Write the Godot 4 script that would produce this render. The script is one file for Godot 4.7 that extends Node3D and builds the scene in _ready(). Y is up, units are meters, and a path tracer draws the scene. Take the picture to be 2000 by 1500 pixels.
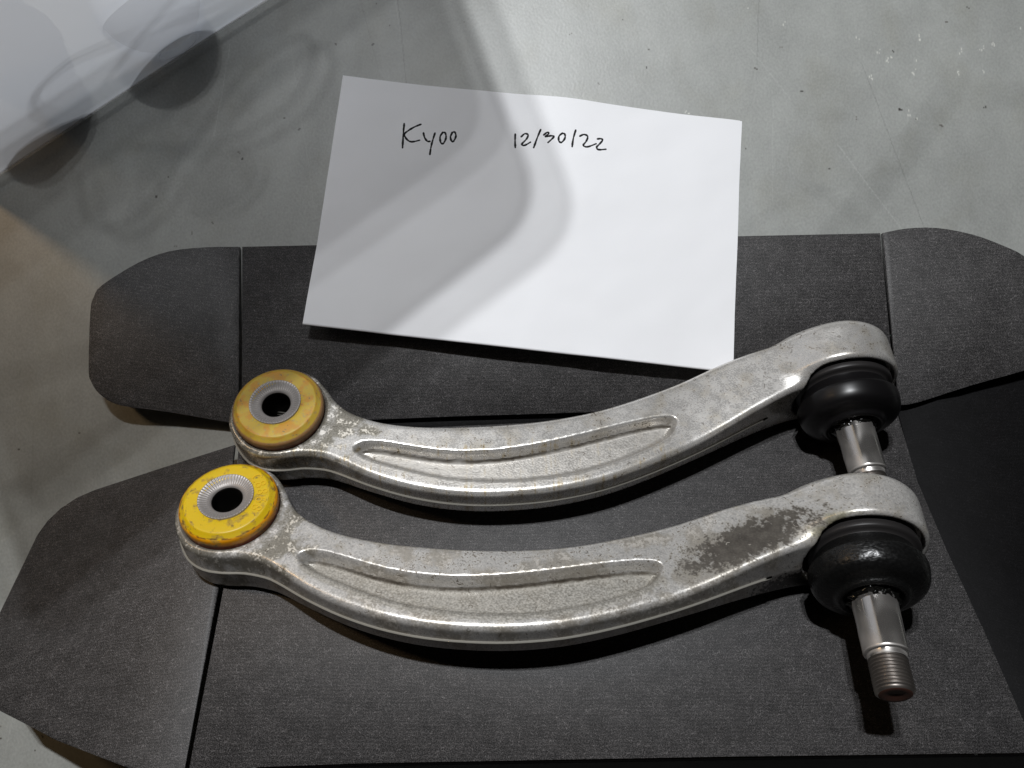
extends Node3D

const MM := 0.001
var rng := RandomNumberGenerator.new()

# ------------------------------------------------------------------ naming
func numbered(called: String, parent: Node) -> String:
	if not parent.has_node(NodePath(called)):
		return called
	var k := 1
	while parent.has_node(NodePath("%s_%03d" % [called, k])):
		k += 1
	return "%s_%03d" % [called, k]

func tag(o: Node, label: String, category: String, group := "", kind := "") -> void:
	if label: o.set_meta("label", label)
	if category: o.set_meta("category", category)
	if group: o.set_meta("group", group)
	if kind: o.set_meta("kind", kind)

func thing(called: String, label: String, category: String, group := "") -> Node3D:
	var o := Node3D.new()
	o.name = numbered(called, self)
	add_child(o, true)
	tag(o, label, category, group)
	return o

func put(called: String, m: Mesh, mat: Material, parent: Node) -> MeshInstance3D:
	var o := MeshInstance3D.new()
	o.name = numbered(called, parent)
	o.mesh = m
	o.material_override = mat
	parent.add_child(o, true)
	return o

# ------------------------------------------------------------------ mesh helpers
func smooth01(a: float, b: float, x: float) -> float:
	var t := clampf((x - a) / (b - a), 0.0, 1.0)
	return t * t * (3.0 - 2.0 * t)

# a grid of nu x nv points (index i * nv + j); wrap closes it along i; out: +1 when du x dv points outwards
func grid_mesh(p: PackedVector3Array, nu: int, nv: int, wrap: bool, out: float, us := 1.0, vs := 1.0) -> ArrayMesh:
	var n := PackedVector3Array()
	var uv := PackedVector2Array()
	var v := PackedVector3Array()
	var cols := nu + 1 if wrap else nu
	v.resize(cols * nv)
	n.resize(cols * nv)
	uv.resize(cols * nv)
	for i in cols:
		for j in nv:
			var ii := i % nu
			var ia := (ii + nu - 1) % nu if wrap else maxi(ii - 1, 0)
			var ib := (ii + 1) % nu if wrap else mini(ii + 1, nu - 1)
			var du := p[ib * nv + j] - p[ia * nv + j]
			var dv := p[ii * nv + mini(j + 1, nv - 1)] - p[ii * nv + maxi(j - 1, 0)]
			var q := du.cross(dv)
			v[i * nv + j] = p[ii * nv + j]
			n[i * nv + j] = (q * out).normalized() if q.length_squared() > 1e-24 else Vector3.UP
			uv[i * nv + j] = Vector2(us * i / float(cols - 1), vs * j / float(nv - 1))
	var idx := PackedInt32Array()
	for i in cols - 1:
		for j in nv - 1:
			var a := i * nv + j
			var b := a + nv
			if out > 0.0:
				idx.append_array([a, a + 1, b, b, a + 1, b + 1])
			else:
				idx.append_array([a, b, a + 1, b, b + 1, a + 1])
	return arrays_mesh(v, n, uv, idx)

func arrays_mesh(v: PackedVector3Array, n: PackedVector3Array, uv: PackedVector2Array, idx: PackedInt32Array) -> ArrayMesh:
	var a := []
	a.resize(Mesh.ARRAY_MAX)
	a[Mesh.ARRAY_VERTEX] = v
	a[Mesh.ARRAY_NORMAL] = n
	if uv.size(): a[Mesh.ARRAY_TEX_UV] = uv
	a[Mesh.ARRAY_INDEX] = idx
	var m := ArrayMesh.new()
	m.add_surface_from_arrays(Mesh.PRIMITIVE_TRIANGLES, a)
	return m

# profile points (r, h) in mm, turned about the local +Z (axis = 2) or +Y (axis = 1)
func lathe(prof: Array, segs: int, axis: int, shape = null, out := 1.0) -> ArrayMesh:
	var p := PackedVector3Array()
	for i in segs:
		var t := TAU * i / segs
		for j in prof.size():
			var r: float = prof[j].x
			var h: float = prof[j].y
			if shape != null:
				r += shape.call(t, r, h)
			if axis == 2:
				p.append(Vector3(cos(t) * r, sin(t) * r, h) * MM)
			else:
				p.append(Vector3(cos(t) * r, h, -sin(t) * r) * MM)
	return grid_mesh(p, segs, prof.size(), true, out)

# a rounded chain through control points, as a smooth list
func curve2(pts: Array, closed: bool, per := 4) -> PackedVector2Array:
	var o := PackedVector2Array()
	var n := pts.size()
	for i in (n if closed else n - 1):
		var a: Vector2 = pts[(i - 1 + n) % n] if closed or i > 0 else pts[0]
		var b: Vector2 = pts[i]
		var c: Vector2 = pts[(i + 1) % n]
		var d: Vector2 = pts[(i + 2) % n] if closed or i + 2 < n else pts[n - 1]
		for k in per:
			o.append(b.cubic_interpolate(c, a, d, float(k) / per))
	if not closed:
		o.append(pts[n - 1])
	return o

func tube(path: PackedVector3Array, r: float, segs: int, closed: bool) -> ArrayMesh:
	var p := PackedVector3Array()
	var n := path.size()
	for i in n:
		var a := path[(i - 1 + n) % n] if closed else path[maxi(i - 1, 0)]
		var b := path[(i + 1) % n] if closed else path[mini(i + 1, n - 1)]
		var t := (b - a).normalized()
		var s := t.cross(Vector3.UP).normalized() if absf(t.y) < 0.95 else t.cross(Vector3.RIGHT).normalized()
		var u := s.cross(t)
		for k in segs:
			var w := TAU * k / (segs - 1)
			p.append(path[i] + (s * cos(w) + u * sin(w)) * r)
	return grid_mesh(p, n, segs, closed, -1.0)

# a board whose outline (x, z in mm) lies on the height given by a Callable, with a bevelled top edge
func board(pts: PackedVector2Array, height: Callable, thick: float, uv_mm := 170.0) -> ArrayMesh:
	var st := SurfaceTool.new()
	st.begin(Mesh.PRIMITIVE_TRIANGLES)
	var n := pts.size()
	var area := 0.0
	for i in n:
		area += pts[i].cross(pts[(i + 1) % n])
	if area < 0.0:
		pts.reverse()
	var inner := PackedVector2Array()
	for i in n:
		var a := (pts[i] - pts[(i - 1 + n) % n]).normalized()
		var b := (pts[(i + 1) % n] - pts[i]).normalized()
		var m := (a + b).normalized()
		inner.append(pts[i] + Vector2(-m.y, m.x) * 0.12)
	var tri := Geometry2D.triangulate_polygon(inner)
	var at := func(q: Vector2, drop: float) -> Vector3:
		return Vector3(q.x, height.call(q.x, q.y) - drop, q.y) * MM
	var face := func(a: Vector3, b: Vector3, c: Vector3, up: Vector3) -> void:
		var order := [a, b, c]
		if (c - a).cross(b - a).dot(up) < 0.0:
			order = [a, c, b]
		for q: Vector3 in order:
			st.set_uv(Vector2(q.x, q.z + q.y * 0.9) / (uv_mm * MM))
			st.add_vertex(q)
	for k in range(0, tri.size(), 3):
		face.call(at.call(inner[tri[k]], 0.0), at.call(inner[tri[k + 1]], 0.0), at.call(inner[tri[k + 2]], 0.0), Vector3.UP)
		face.call(at.call(pts[tri[k]], thick), at.call(pts[tri[k + 1]], thick), at.call(pts[tri[k + 2]], thick), Vector3.DOWN)
	for i in n:
		var a := pts[i]
		var b := pts[(i + 1) % n]
		var o := Vector3((b - a).y, 0, -(b - a).x)
		var ai := inner[i]
		var bi := inner[(i + 1) % n]
		face.call(at.call(ai, 0.0), at.call(bi, 0.0), at.call(a, 0.12), o + Vector3.UP * o.length())
		face.call(at.call(bi, 0.0), at.call(b, 0.12), at.call(a, 0.12), o + Vector3.UP * o.length())
		face.call(at.call(a, 0.12), at.call(b, 0.12), at.call(a, thick), o)
		face.call(at.call(b, 0.12), at.call(b, thick), at.call(a, thick), o)
	st.set_smooth_group(-1)
	st.generate_normals()
	return st.commit()

# ------------------------------------------------------------------ textures
func noise_bytes(w: int, h: int, sd: int, freq: float, oct := 4, kind := FastNoiseLite.TYPE_SIMPLEX_SMOOTH, stretch := 1.0) -> PackedByteArray:
	var f := FastNoiseLite.new()
	f.seed = sd
	f.noise_type = kind
	f.frequency = freq
	f.fractal_octaves = oct
	if stretch != 1.0:
		var im := f.get_image(maxi(8, int(w / stretch)), h)
		im.resize(w, h, Image.INTERPOLATE_CUBIC)
		return im.get_data()
	return f.get_image(w, h).get_data()

func seamless_bytes(s: int, sd: int, freq: float, oct := 4) -> PackedByteArray:
	var f := FastNoiseLite.new()
	f.seed = sd
	f.frequency = freq
	f.fractal_octaves = oct
	return f.get_seamless_image(s, s).get_data()

func tex(w: int, h: int, fmt: int, data: PackedByteArray) -> ImageTexture:
	var im := Image.create_from_data(w, h, false, fmt, data)
	return ImageTexture.create_from_image(im)

func mat(c: Color, rough: float, metal := 0.0, spec := 0.5) -> StandardMaterial3D:
	var m := StandardMaterial3D.new()
	m.albedo_color = c
	m.roughness = rough
	m.metallic = metal
	m.metallic_specular = spec
	return m

# paper fibres of the black board: colour and relief, tiling
func board_material() -> StandardMaterial3D:
	var s := 1024
	var big := seamless_bytes(s, 11, 0.012, 4)
	var fine := seamless_bytes(s, 12, 0.24, 2)
	var v := PackedFloat32Array()
	v.resize(s * s)
	for i in s * s:
		v[i] = 0.50 + (big[i] - 128) * 0.0006 + (fine[i] - 128) * 0.0042 + 0.05 * sin(TAU * (i / s) * 84.0 / s + (big[i] - 128) * 0.02)
	for k in 42000:
		var x := rng.randf() * s
		var y := rng.randf() * s
		var a := rng.randf() * TAU
		var l := rng.randi_range(5, 15)
		var dv := rng.randf_range(-0.34, 0.56)
		var bend := rng.randf_range(-0.07, 0.07)
		for q in l:
			var i := (int(y) & 1023) * s + (int(x) & 1023)
			v[i] += dv * 0.7
			x += cos(a)
			y += sin(a)
			a += bend
	var rgb := PackedByteArray()
	var hh := PackedByteArray()
	rgb.resize(s * s * 3)
	hh.resize(s * s)
	for i in s * s:
		var t := clampf(v[i], 0.05, 1.5)
		var b := 58.0 + 92.0 * (t - 0.55)
		b = clampf(b, 16.0, 165.0)
		rgb[i * 3] = int(b * 1.015)
		rgb[i * 3 + 1] = int(b * 0.985)
		rgb[i * 3 + 2] = int(b * 0.985)
		var row := i / s
		hh[i] = int(clampf(108.0 + 46.0 * (t - 0.55) + 7.0 * sin(TAU * row * 28.0 / s), 0, 255))
	var m := mat(Color.WHITE, 0.58, 0.0, 0.5)
	m.albedo_texture = tex(s, s, Image.FORMAT_RGB8, rgb)
	m.heightmap_enabled = true
	m.heightmap_texture = tex(s, s, Image.FORMAT_L8, hh)
	m.heightmap_scale = 0.02
	return m

func bench_material() -> StandardMaterial3D:
	var w := 1600
	var h := 1200
	var a := noise_bytes(w, h, 21, 0.004, 5)
	var b := noise_bytes(w, h, 22, 0.03, 4)
	var c := noise_bytes(w, h, 23, 0.35, 2)
	var d := noise_bytes(w, h, 24, 0.011, 5)
	var r := PackedByteArray()
	r.resize(w * h * 3)
	var hgt := PackedByteArray()
	hgt.resize(w * h)
	for i in w * h:
		var k := 1.0 + (a[i] - 128) * 0.0005 + (b[i] - 128) * 0.00025 + (c[i] - 128) * 0.0005
		var left := smoothstep(0.62, 0.12, float(i % w) / w + (a[i] - 128) * 0.0016)
		var dirt := clampf((d[i] - 140) / 90.0, 0.0, 1.0) * 0.10 + left * 0.04
		r[i * 3] = int(clampf(151.0 * k * (1.0 - dirt * 0.45), 0, 255))
		r[i * 3 + 1] = int(clampf(152.5 * k * (1.0 - dirt * 0.5), 0, 255))
		r[i * 3 + 2] = int(clampf(149.0 * k * (1.0 - dirt * 0.65), 0, 255))
		hgt[i] = int(clampf(128 + (b[i] - 128) * 0.25 + (c[i] - 128) * 0.35, 0, 255))
	var im := Image.create_from_data(w, h, false, Image.FORMAT_RGB8, r)
	im.convert(Image.FORMAT_RGBA8)
	for k in 90:
		var rad := rng.randi_range(5, 26)
		var tone := Color(0.36, 0.33, 0.28) if rng.randf() < 0.6 else Color(0.78, 0.78, 0.74)
		var dab := Image.create_empty(rad * 2, rad * 2, false, Image.FORMAT_RGBA8)
		for yy in rad * 2:
			for xx in rad * 2:
				var q := 1.0 - Vector2(xx - rad + 0.5, yy - rad + 0.5).length() / rad
				dab.set_pixel(xx, yy, Color(tone.r, tone.g, tone.b, clampf(q, 0.0, 1.0) * 0.016))
		var x := rng.randf() * w
		var y := rng.randf() * h
		var ang := rng.randfn(-0.6, 0.7)
		var bend := rng.randfn(0.0, 0.012)
		for q in rng.randi_range(15, 60):
			im.blend_rect(dab, Rect2i(0, 0, rad * 2, rad * 2), Vector2i(int(x), int(y)))
			x += cos(ang) * 4.0
			y += sin(ang) * 4.0
			ang += bend
	im.convert(Image.FORMAT_RGB8)
	# specks of dirt, chips of bare primer and long scratches
	for k in 420:
		var x := rng.randi_range(2, w - 6)
		var y := rng.randi_range(2, h - 6)
		var s := 1 if rng.randf() < 0.8 else 2
		var dark := rng.randf_range(0.35, 0.75)
		for q in rng.randi_range(1, 3):
			im.fill_rect(Rect2i(x + rng.randi_range(-1, 1), y + rng.randi_range(-1, 1), s, 1), Color(dark * 0.55, dark * 0.53, dark * 0.5))
	for k in 46:
		var x := rng.randi_range(int(w * 0.60), w - 6)
		var y := rng.randi_range(int(h * 0.10), int(h * 0.42))
		if rng.randf() < 0.55:
			x = int(rng.randfn(w * 0.775, w * 0.045))
			y = int(rng.randfn(h * 0.305, h * 0.035))
		for q in rng.randi_range(1, 4):
			im.fill_rect(Rect2i(clampi(x + rng.randi_range(-2, 2), 0, w - 3), clampi(y + rng.randi_range(-2, 2), 0, h - 3), 1, rng.randi_range(1, 2)), Color(0.80, 0.80, 0.77))
	for k in 90:
		var x := rng.randf() * w
		var y := rng.randf() * h
		var ang := rng.randfn(1.35, 0.35)
		var l := rng.randi_range(60, 330)
		var lift := rng.randf_range(-0.07, 0.05)
		for q in l:
			x += cos(ang)
			y += sin(ang)
			ang += rng.randfn(0.0, 0.004)
			if x < 1 or y < 1 or x > w - 2 or y > h - 2: break
			var col := im.get_pixel(int(x), int(y))
			im.set_pixel(int(x), int(y), Color(col.r + lift, col.g + lift, col.b + lift))
	for k in 5:
		var x := w * 0.955 + rng.randf_range(-20, 22)
		var y := h * 0.115 + rng.randf_range(-24, 24)
		for q in 26:
			var px := clampi(int(x + rng.randfn(0, 4)), 0, w - 4)
			var py := clampi(int(y + rng.randfn(0, 4)), 0, h - 4)
			im.fill_rect(Rect2i(px, py, 3, 3), im.get_pixel(px, py).lerp(Color(0.38, 0.31, 0.26), 0.4))
	var m := mat(Color.WHITE, 0.42, 0.0, 0.5)
	m.albedo_texture = ImageTexture.create_from_image(im)
	m.heightmap_enabled = true
	m.heightmap_texture = tex(w, h, Image.FORMAT_L8, hgt)
	m.heightmap_scale = 0.012
	m.texture_repeat = false
	return m

# planar skin of a forging: u along the arm, v across it (and down its near side)
const SKIN_W := 1360
const SKIN_H := 560
func skin(worn: bool) -> StandardMaterial3D:
	var w := SKIN_W
	var h := SKIN_H
	var sd := 40 if worn else 60
	var n1 := noise_bytes(w, h, sd, 0.006, 4)
	var n2 := noise_bytes(w, h, sd + 1, 0.035, 4)
	var n3 := noise_bytes(w, h, sd + 2, 0.20, 3)
	var n4 := noise_bytes(w, h, sd + 3, 0.014, 5)
	var n5 := noise_bytes(w, h, sd + 4, 0.09, 4)
	var n6 := noise_bytes(w, h, sd + 5, 0.05, 3, FastNoiseLite.TYPE_SIMPLEX_SMOOTH, 0.5)
	var rgb := PackedByteArray()
	rgb.resize(w * h * 3)
	var ro := PackedByteArray()
	ro.resize(w * h)
	var hg := PackedByteArray()
	hg.resize(w * h)
	for y in h:
		var z := -65.0 + 130.0 * y / h
		for x0 in w:
			var i := y * w + x0
			var x := -30.0 + 340.0 * x0 / w
			var a1 := (n1[i] - 128) / 128.0
			var a2 := (n2[i] - 128) / 128.0
			var a3 := (n3[i] - 128) / 128.0
			var a4 := (n4[i] - 128) / 128.0
			var a5 := (n5[i] - 128) / 128.0
			var k := 1.0 + a1 * 0.05 + a2 * 0.035 + a3 * (0.11 if worn else 0.035) + a5 * (0.08 if worn else 0.03) - (0.05 if worn else 0.0)
			var r := 205.0 * k
			var g := 202.0 * k
			var b := 198.0 * k
			var rough := (0.34 if worn else 0.29) + a2 * 0.06 + a3 * 0.08
			var rel := 128.0 + a3 * 16.0 + a2 * 10.0
			# brown film
			var film := clampf((a4 - 0.05 + a2 * 0.35 + a3 * 0.2) * 1.5, 0.0, 1.0) * (0.34 if worn else 0.32)
			r *= 1.0 - 0.22 * film
			g *= 1.0 - 0.26 * film
			b *= 1.0 - 0.34 * film
			# little dark pits and flecks
			var neck := clampf(1.0 - absf(x - 32.0) / 22.0, 0.0, 1.0)
			var fl := a5 * 0.45 + a3 * 0.75 + a2 * 0.35
			var lim := (0.50 if worn else 0.52) - a4 * 0.22
			if worn and x > 70.0 and x < 205.0 and z < 30.0 - absf(x - 110.0) * 0.16:
				lim = 0.24 - a1 * 0.25
			if x < 45.0:
				lim = 0.5
			if fl > lim:
				var f := clampf((fl - lim) * 5.0, 0.0, 0.75)
				r = lerpf(r, 78.0, f)
				g = lerpf(g, 70.0, f)
				b = lerpf(b, 60.0, f)
				rough += 0.2 * f
				rel -= 20.0 * f
			# grey, stripped skin at the eye and the neck with white oxide crust on it
			var eye := clampf(1.25 - Vector2(x - 4.0, z).length() / 48.0, 0.0, 1.0)
			var strip := smoothstep(0.35, 0.6, eye + a4 * 0.35 + a2 * 0.2)
			r = lerpf(r, 128.0 + a3 * 12.0, strip * 0.85)
			g = lerpf(g, 123.0 + a3 * 12.0, strip * 0.85)
			b = lerpf(b, 112.0 + a3 * 12.0, strip * 0.85)
			var crust := a2 * 0.75 + a5 * 0.55 + a3 * 0.5 - (0.34 if strip > 0.4 else 0.95) + neck * 0.10
			if crust > 0.0:
				var f2 := clampf(crust * 3.0, 0.0, 0.85)
				r = lerpf(r, 214.0, f2)
				g = lerpf(g, 208.0, f2)
				b = lerpf(b, 198.0, f2)
				rough += 0.2 * f2
				rel += 22.0 * f2
			# white powdery ring left where the bushing was pressed in
			var er := Vector2(x - 1.0, z - 0.5).length()
			var ringm := smoothstep(3.6, 1.0, absf(er - 25.0 + a2 * 1.6)) * smoothstep(-14.0, 10.0, x - z * 0.2 + a4 * 8.0) * clampf(0.62 + a2 * 0.8 + a3 * 0.4, 0.0, 1.0) * (0.8 if worn else 0.45)
			r = lerpf(r, 206.0, ringm)
			g = lerpf(g, 204.0, ringm)
			b = lerpf(b, 203.0, ringm)
			if worn and x > 36.0 and x < 235.0:
				var band := smoothstep(0.0, 0.34, a5 * 0.6 + a3 * 0.5 + a2 * 0.6)
				var reg := smoothstep(-0.25, 0.35, a1 * 0.9 + a4 * 0.8 + a2 * 0.3) * 0.6
				r = lerpf(r, 150.0 + 64.0 * band, reg)
				g = lerpf(g, 143.0 + 66.0 * band, reg)
				b = lerpf(b, 132.0 + 70.0 * band, reg)
			if worn:
				# bare dark patch before the ball joint, ragged edge, pale rim
				var px := (x - 223.0) / 27.0
				var ca := (z + 3.0) + (x - 223.0) * 0.55
				var e := 1.0 - sqrt(px * px + (ca / 10.0) * (ca / 10.0)) + a2 * 0.46 + a5 * 0.34 + a3 * 0.34
				if e > -0.22:
					var rim := smoothstep(-0.22, -0.02, e)
					r = lerpf(r, 205.0, rim * 0.35)
					g = lerpf(g, 200.0, rim * 0.35)
					b = lerpf(b, 188.0, rim * 0.35)
				if e > -0.22:
					var f3 := smoothstep(-0.22, 0.34, e)
					r = lerpf(r, 80.0 + a2 * 18.0 + a3 * 12.0, f3)
					g = lerpf(g, 75.0 + a2 * 18.0 + a3 * 12.0, f3)
					b = lerpf(b, 69.0 + a2 * 17.0 + a3 * 11.0, f3)
					rough = lerpf(rough, 0.5, f3)
					rel = lerpf(rel, 108.0 + a3 * 14.0, f3)
				# olive stain beside it
				var st := smoothstep(1.0, 0.2, Vector2((x - 257.0) / 11.0, (z + 9.0) / 13.0).length() + a2 * 0.5)
				r *= 1.0 - 0.16 * st
				g *= 1.0 - 0.17 * st
				b *= 1.0 - 0.26 * st
				# black grease low on the head, before the boot
				var gr := smoothstep(0.0, 0.3, 1.0 - Vector2((x - 250.0) / 22.0, (z - 15.0 + (x - 250.0) * 0.3) / 7.0).length() + a5 * 0.5 + a3 * 0.25)
				r = lerpf(r, 40.0, gr * 0.9)
				g = lerpf(g, 37.0, gr * 0.9)
				b = lerpf(b, 32.0, gr * 0.9)
			else:
				# run marks across the recess
				var run := smoothstep(0.25, 0.9, (n6[(40 * w) + x0] - 128) / 128.0 + 0.55 * a2 + 0.3 * a5) * smoothstep(18.0, 24.0, z)
				r *= 1.0 - 0.10 * run
				g *= 1.0 - 0.15 * run
				b *= 1.0 - 0.25 * run
			if z > 6.0 and z < 50.0 and x > 38.0 and x < 190.0:
				var df := look(pocket_field, x, z - 4.0)
				if df < -0.2:
					var fl2 := smoothstep(-0.2, -1.4, df) * (0.8 if worn else 0.7)
					r = lerpf(r, (150.0 if worn else 170.0) + a3 * (30.0 if worn else 14.0) + a5 * 12.0, fl2)
					g = lerpf(g, (146.0 if worn else 166.0) + a3 * (30.0 if worn else 14.0) + a5 * 12.0, fl2)
					b = lerpf(b, (138.0 if worn else 160.0) + a3 * (30.0 if worn else 14.0) + a5 * 12.0, fl2)
					rough += 0.12 * fl2
					rel += a3 * 26.0 * fl2
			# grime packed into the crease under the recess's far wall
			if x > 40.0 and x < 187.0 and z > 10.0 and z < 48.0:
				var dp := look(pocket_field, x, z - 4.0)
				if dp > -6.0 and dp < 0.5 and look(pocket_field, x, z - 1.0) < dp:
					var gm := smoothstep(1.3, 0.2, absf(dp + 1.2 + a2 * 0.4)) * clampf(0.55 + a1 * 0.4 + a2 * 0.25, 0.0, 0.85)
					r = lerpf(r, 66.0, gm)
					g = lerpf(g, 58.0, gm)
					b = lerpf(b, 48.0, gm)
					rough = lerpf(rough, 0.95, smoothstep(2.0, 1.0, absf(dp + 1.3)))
			rgb[i * 3] = int(clampf(r, 0, 255))
			rgb[i * 3 + 1] = int(clampf(g, 0, 255))
			rgb[i * 3 + 2] = int(clampf(b, 0, 255))
			ro[i] = int(clampf(rough, 0.1, 1.0) * 255.0)
			hg[i] = int(clampf(rel, 0, 255))
	var m := mat(Color.WHITE, 1.0, 0.45 if worn else 0.55, 0.5)
	var im := Image.create_from_data(w, h, false, Image.FORMAT_RGB8, rgb)
	# hair-fine curled marks, scuffs and nicks
	for q in 620:
		var x := rng.randf_range(90, w - 20)
		var y := rng.randf_range(60, h - 60)
		var ang := rng.randf() * TAU
		var bend := rng.randf_range(-0.5, 0.5)
		var l := rng.randi_range(3, 13)
		var dark := rng.randf() < 0.72
		var amt := rng.randf_range(0.25, 0.8)
		for e in l:
			x += cos(ang)
			y += sin(ang)
			ang += bend
			if x < 1 or y < 1 or x > w - 2 or y > h - 2: break
			var old := im.get_pixel(int(x), int(y))
			im.set_pixel(int(x), int(y), old.lerp(Color(0.24, 0.20, 0.16) if dark else Color(0.9, 0.88, 0.84), amt))
	for q in 26:
		var x := rng.randf_range(200, w - 40)
		var y := rng.randf_range(100, h - 100)
		var ang := rng.randfn(0.0, 0.25)
		for e in rng.randi_range(14, 70):
			x += cos(ang)
			y += sin(ang)
			if x < 1 or y < 1 or x > w - 2 or y > h - 2: break
			im.set_pixel(int(x), int(y), im.get_pixel(int(x), int(y)).lerp(Color(0.9, 0.89, 0.86), 0.35))
	m.albedo_texture = ImageTexture.create_from_image(im)
	m.roughness_texture = tex(w, h, Image.FORMAT_L8, ro)
	m.roughness_texture_channel = BaseMaterial3D.TEXTURE_CHANNEL_RED
	m.heightmap_enabled = true
	m.heightmap_texture = tex(w, h, Image.FORMAT_L8, hg)
	m.heightmap_scale = 0.022
	m.texture_repeat = false
	return m

# ------------------------------------------------------------------ the forging as a field
const GX0 := -32.0
const GZ0 := -50.0
const GS := 1.2
const GNX := 285
const GNZ := 90
var out_field := PackedFloat32Array()
var pocket_field := PackedFloat32Array()
var outline := PackedVector2Array()

func poly_field(poly: PackedVector2Array, far := 1e9) -> PackedFloat32Array:
	var f := PackedFloat32Array()
	f.resize(GNX * GNZ)
	var n := poly.size()
	var box := Rect2(poly[0], Vector2.ZERO)
	for q in poly:
		box = box.expand(q)
	box = box.grow(far) if far < 1e8 else box.grow(500)
	for i in GNX:
		for j in GNZ:
			var p := Vector2(GX0 + i * GS, GZ0 + j * GS)
			if not box.has_point(p):
				f[i * GNZ + j] = far
				continue
			var best := 1e9
			var inside := false
			for k in n:
				var a := poly[k]
				var b := poly[(k + 1) % n]
				var e := b - a
				var d := p - a
				var c := d - e * clampf(d.dot(e) / e.length_squared(), 0.0, 1.0)
				best = minf(best, c.length_squared())
				if (a.y > p.y) != (b.y > p.y) and p.x < (b.x - a.x) * (p.y - a.y) / (b.y - a.y) + a.x:
					inside = not inside
			f[i * GNZ + j] = -sqrt(best) if inside else sqrt(best)
	return f

func look(f: PackedFloat32Array, x: float, z: float) -> float:
	var u := clampf((x - GX0) / GS, 0.0, GNX - 1.001)
	var v := clampf((z - GZ0) / GS, 0.0, GNZ - 1.001)
	var i := int(u)
	var j := int(v)
	var fu := u - i
	var fv := v - j
	var k := i * GNZ + j
	return lerpf(lerpf(f[k], f[k + GNZ], fu), lerpf(f[k + 1], f[k + GNZ + 1], fu), fv)

func arm_field(x: float, y: float, z: float) -> float:
	# body: traced outline between a top and a bottom surface, with draft, round edges and the recess
	var rise := smooth01(188.0, 258.0, x)
	var top := -7.2 + 11.7 * rise
	var bot := -34.0 + 7.0 * smooth01(18.0, 52.0, x) - 6.0 * rise
	var mid := (top + bot) * 0.5
	var dp := look(pocket_field, x, z)
	if y > mid and dp < 1.5:
		var tow := clampf(0.5 + (look(pocket_field, x, z - 3.0) - look(pocket_field, x, z + 3.0)) / 9.0, 0.0, 1.0)
		var steep := pow(clampf((1.0 - dp) / 2.3, 0.0, 1.0), 1.7)
		top -= 7.0 * lerpf(smooth01(0.8, -3.4, dp), steep, smooth01(0.35, 0.7, tow))
	var qx := look(out_field, x, z) + 0.05 * absf(y - mid) - 0.2
	var qy := y - top if y > mid else bot - y
	var ra := 2.7
	var ax := qx + ra
	var ay := qy + ra
	var body := sqrt(maxf(ax, 0.0) ** 2 + maxf(ay, 0.0) ** 2) + minf(maxf(ax, ay), 0.0) - ra
	# ball housing: a drum about the stud's axis
	if x > 215.0:
		var rad := sqrt((x - 272.0) ** 2 + (y + 8.0) ** 2)
		var rb := 6.0 if z < -12.0 else 2.2
		var hx := rad - 27.0 + rb
		var hz := (absf(z + 15.5) - 11.5) + rb
		var drum := sqrt(maxf(hx, 0.0) ** 2 + maxf(hz, 0.0) ** 2) + minf(maxf(hx, hz), 0.0) - rb
		var h := clampf(0.5 + 0.5 * (drum - body) / 11.0, 0.0, 1.0)
		body = lerpf(drum, body, h) - 11.0 * h * (1.0 - h)
		# recess in front for the boot
		var hole := maxf(rad - 24.6, -8.5 - z)
		body = maxf(body, -hole)
	if x < 40.0:
		var rr := sqrt((x - 0.8) ** 2 + (z - 0.8) ** 2)
		var bore := rr - 20.6
		var cham := (rr - 22.2 - (y + 7.2) * 0.8) * 0.78
		body = maxf(body, -minf(bore, cham))
	return body

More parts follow.
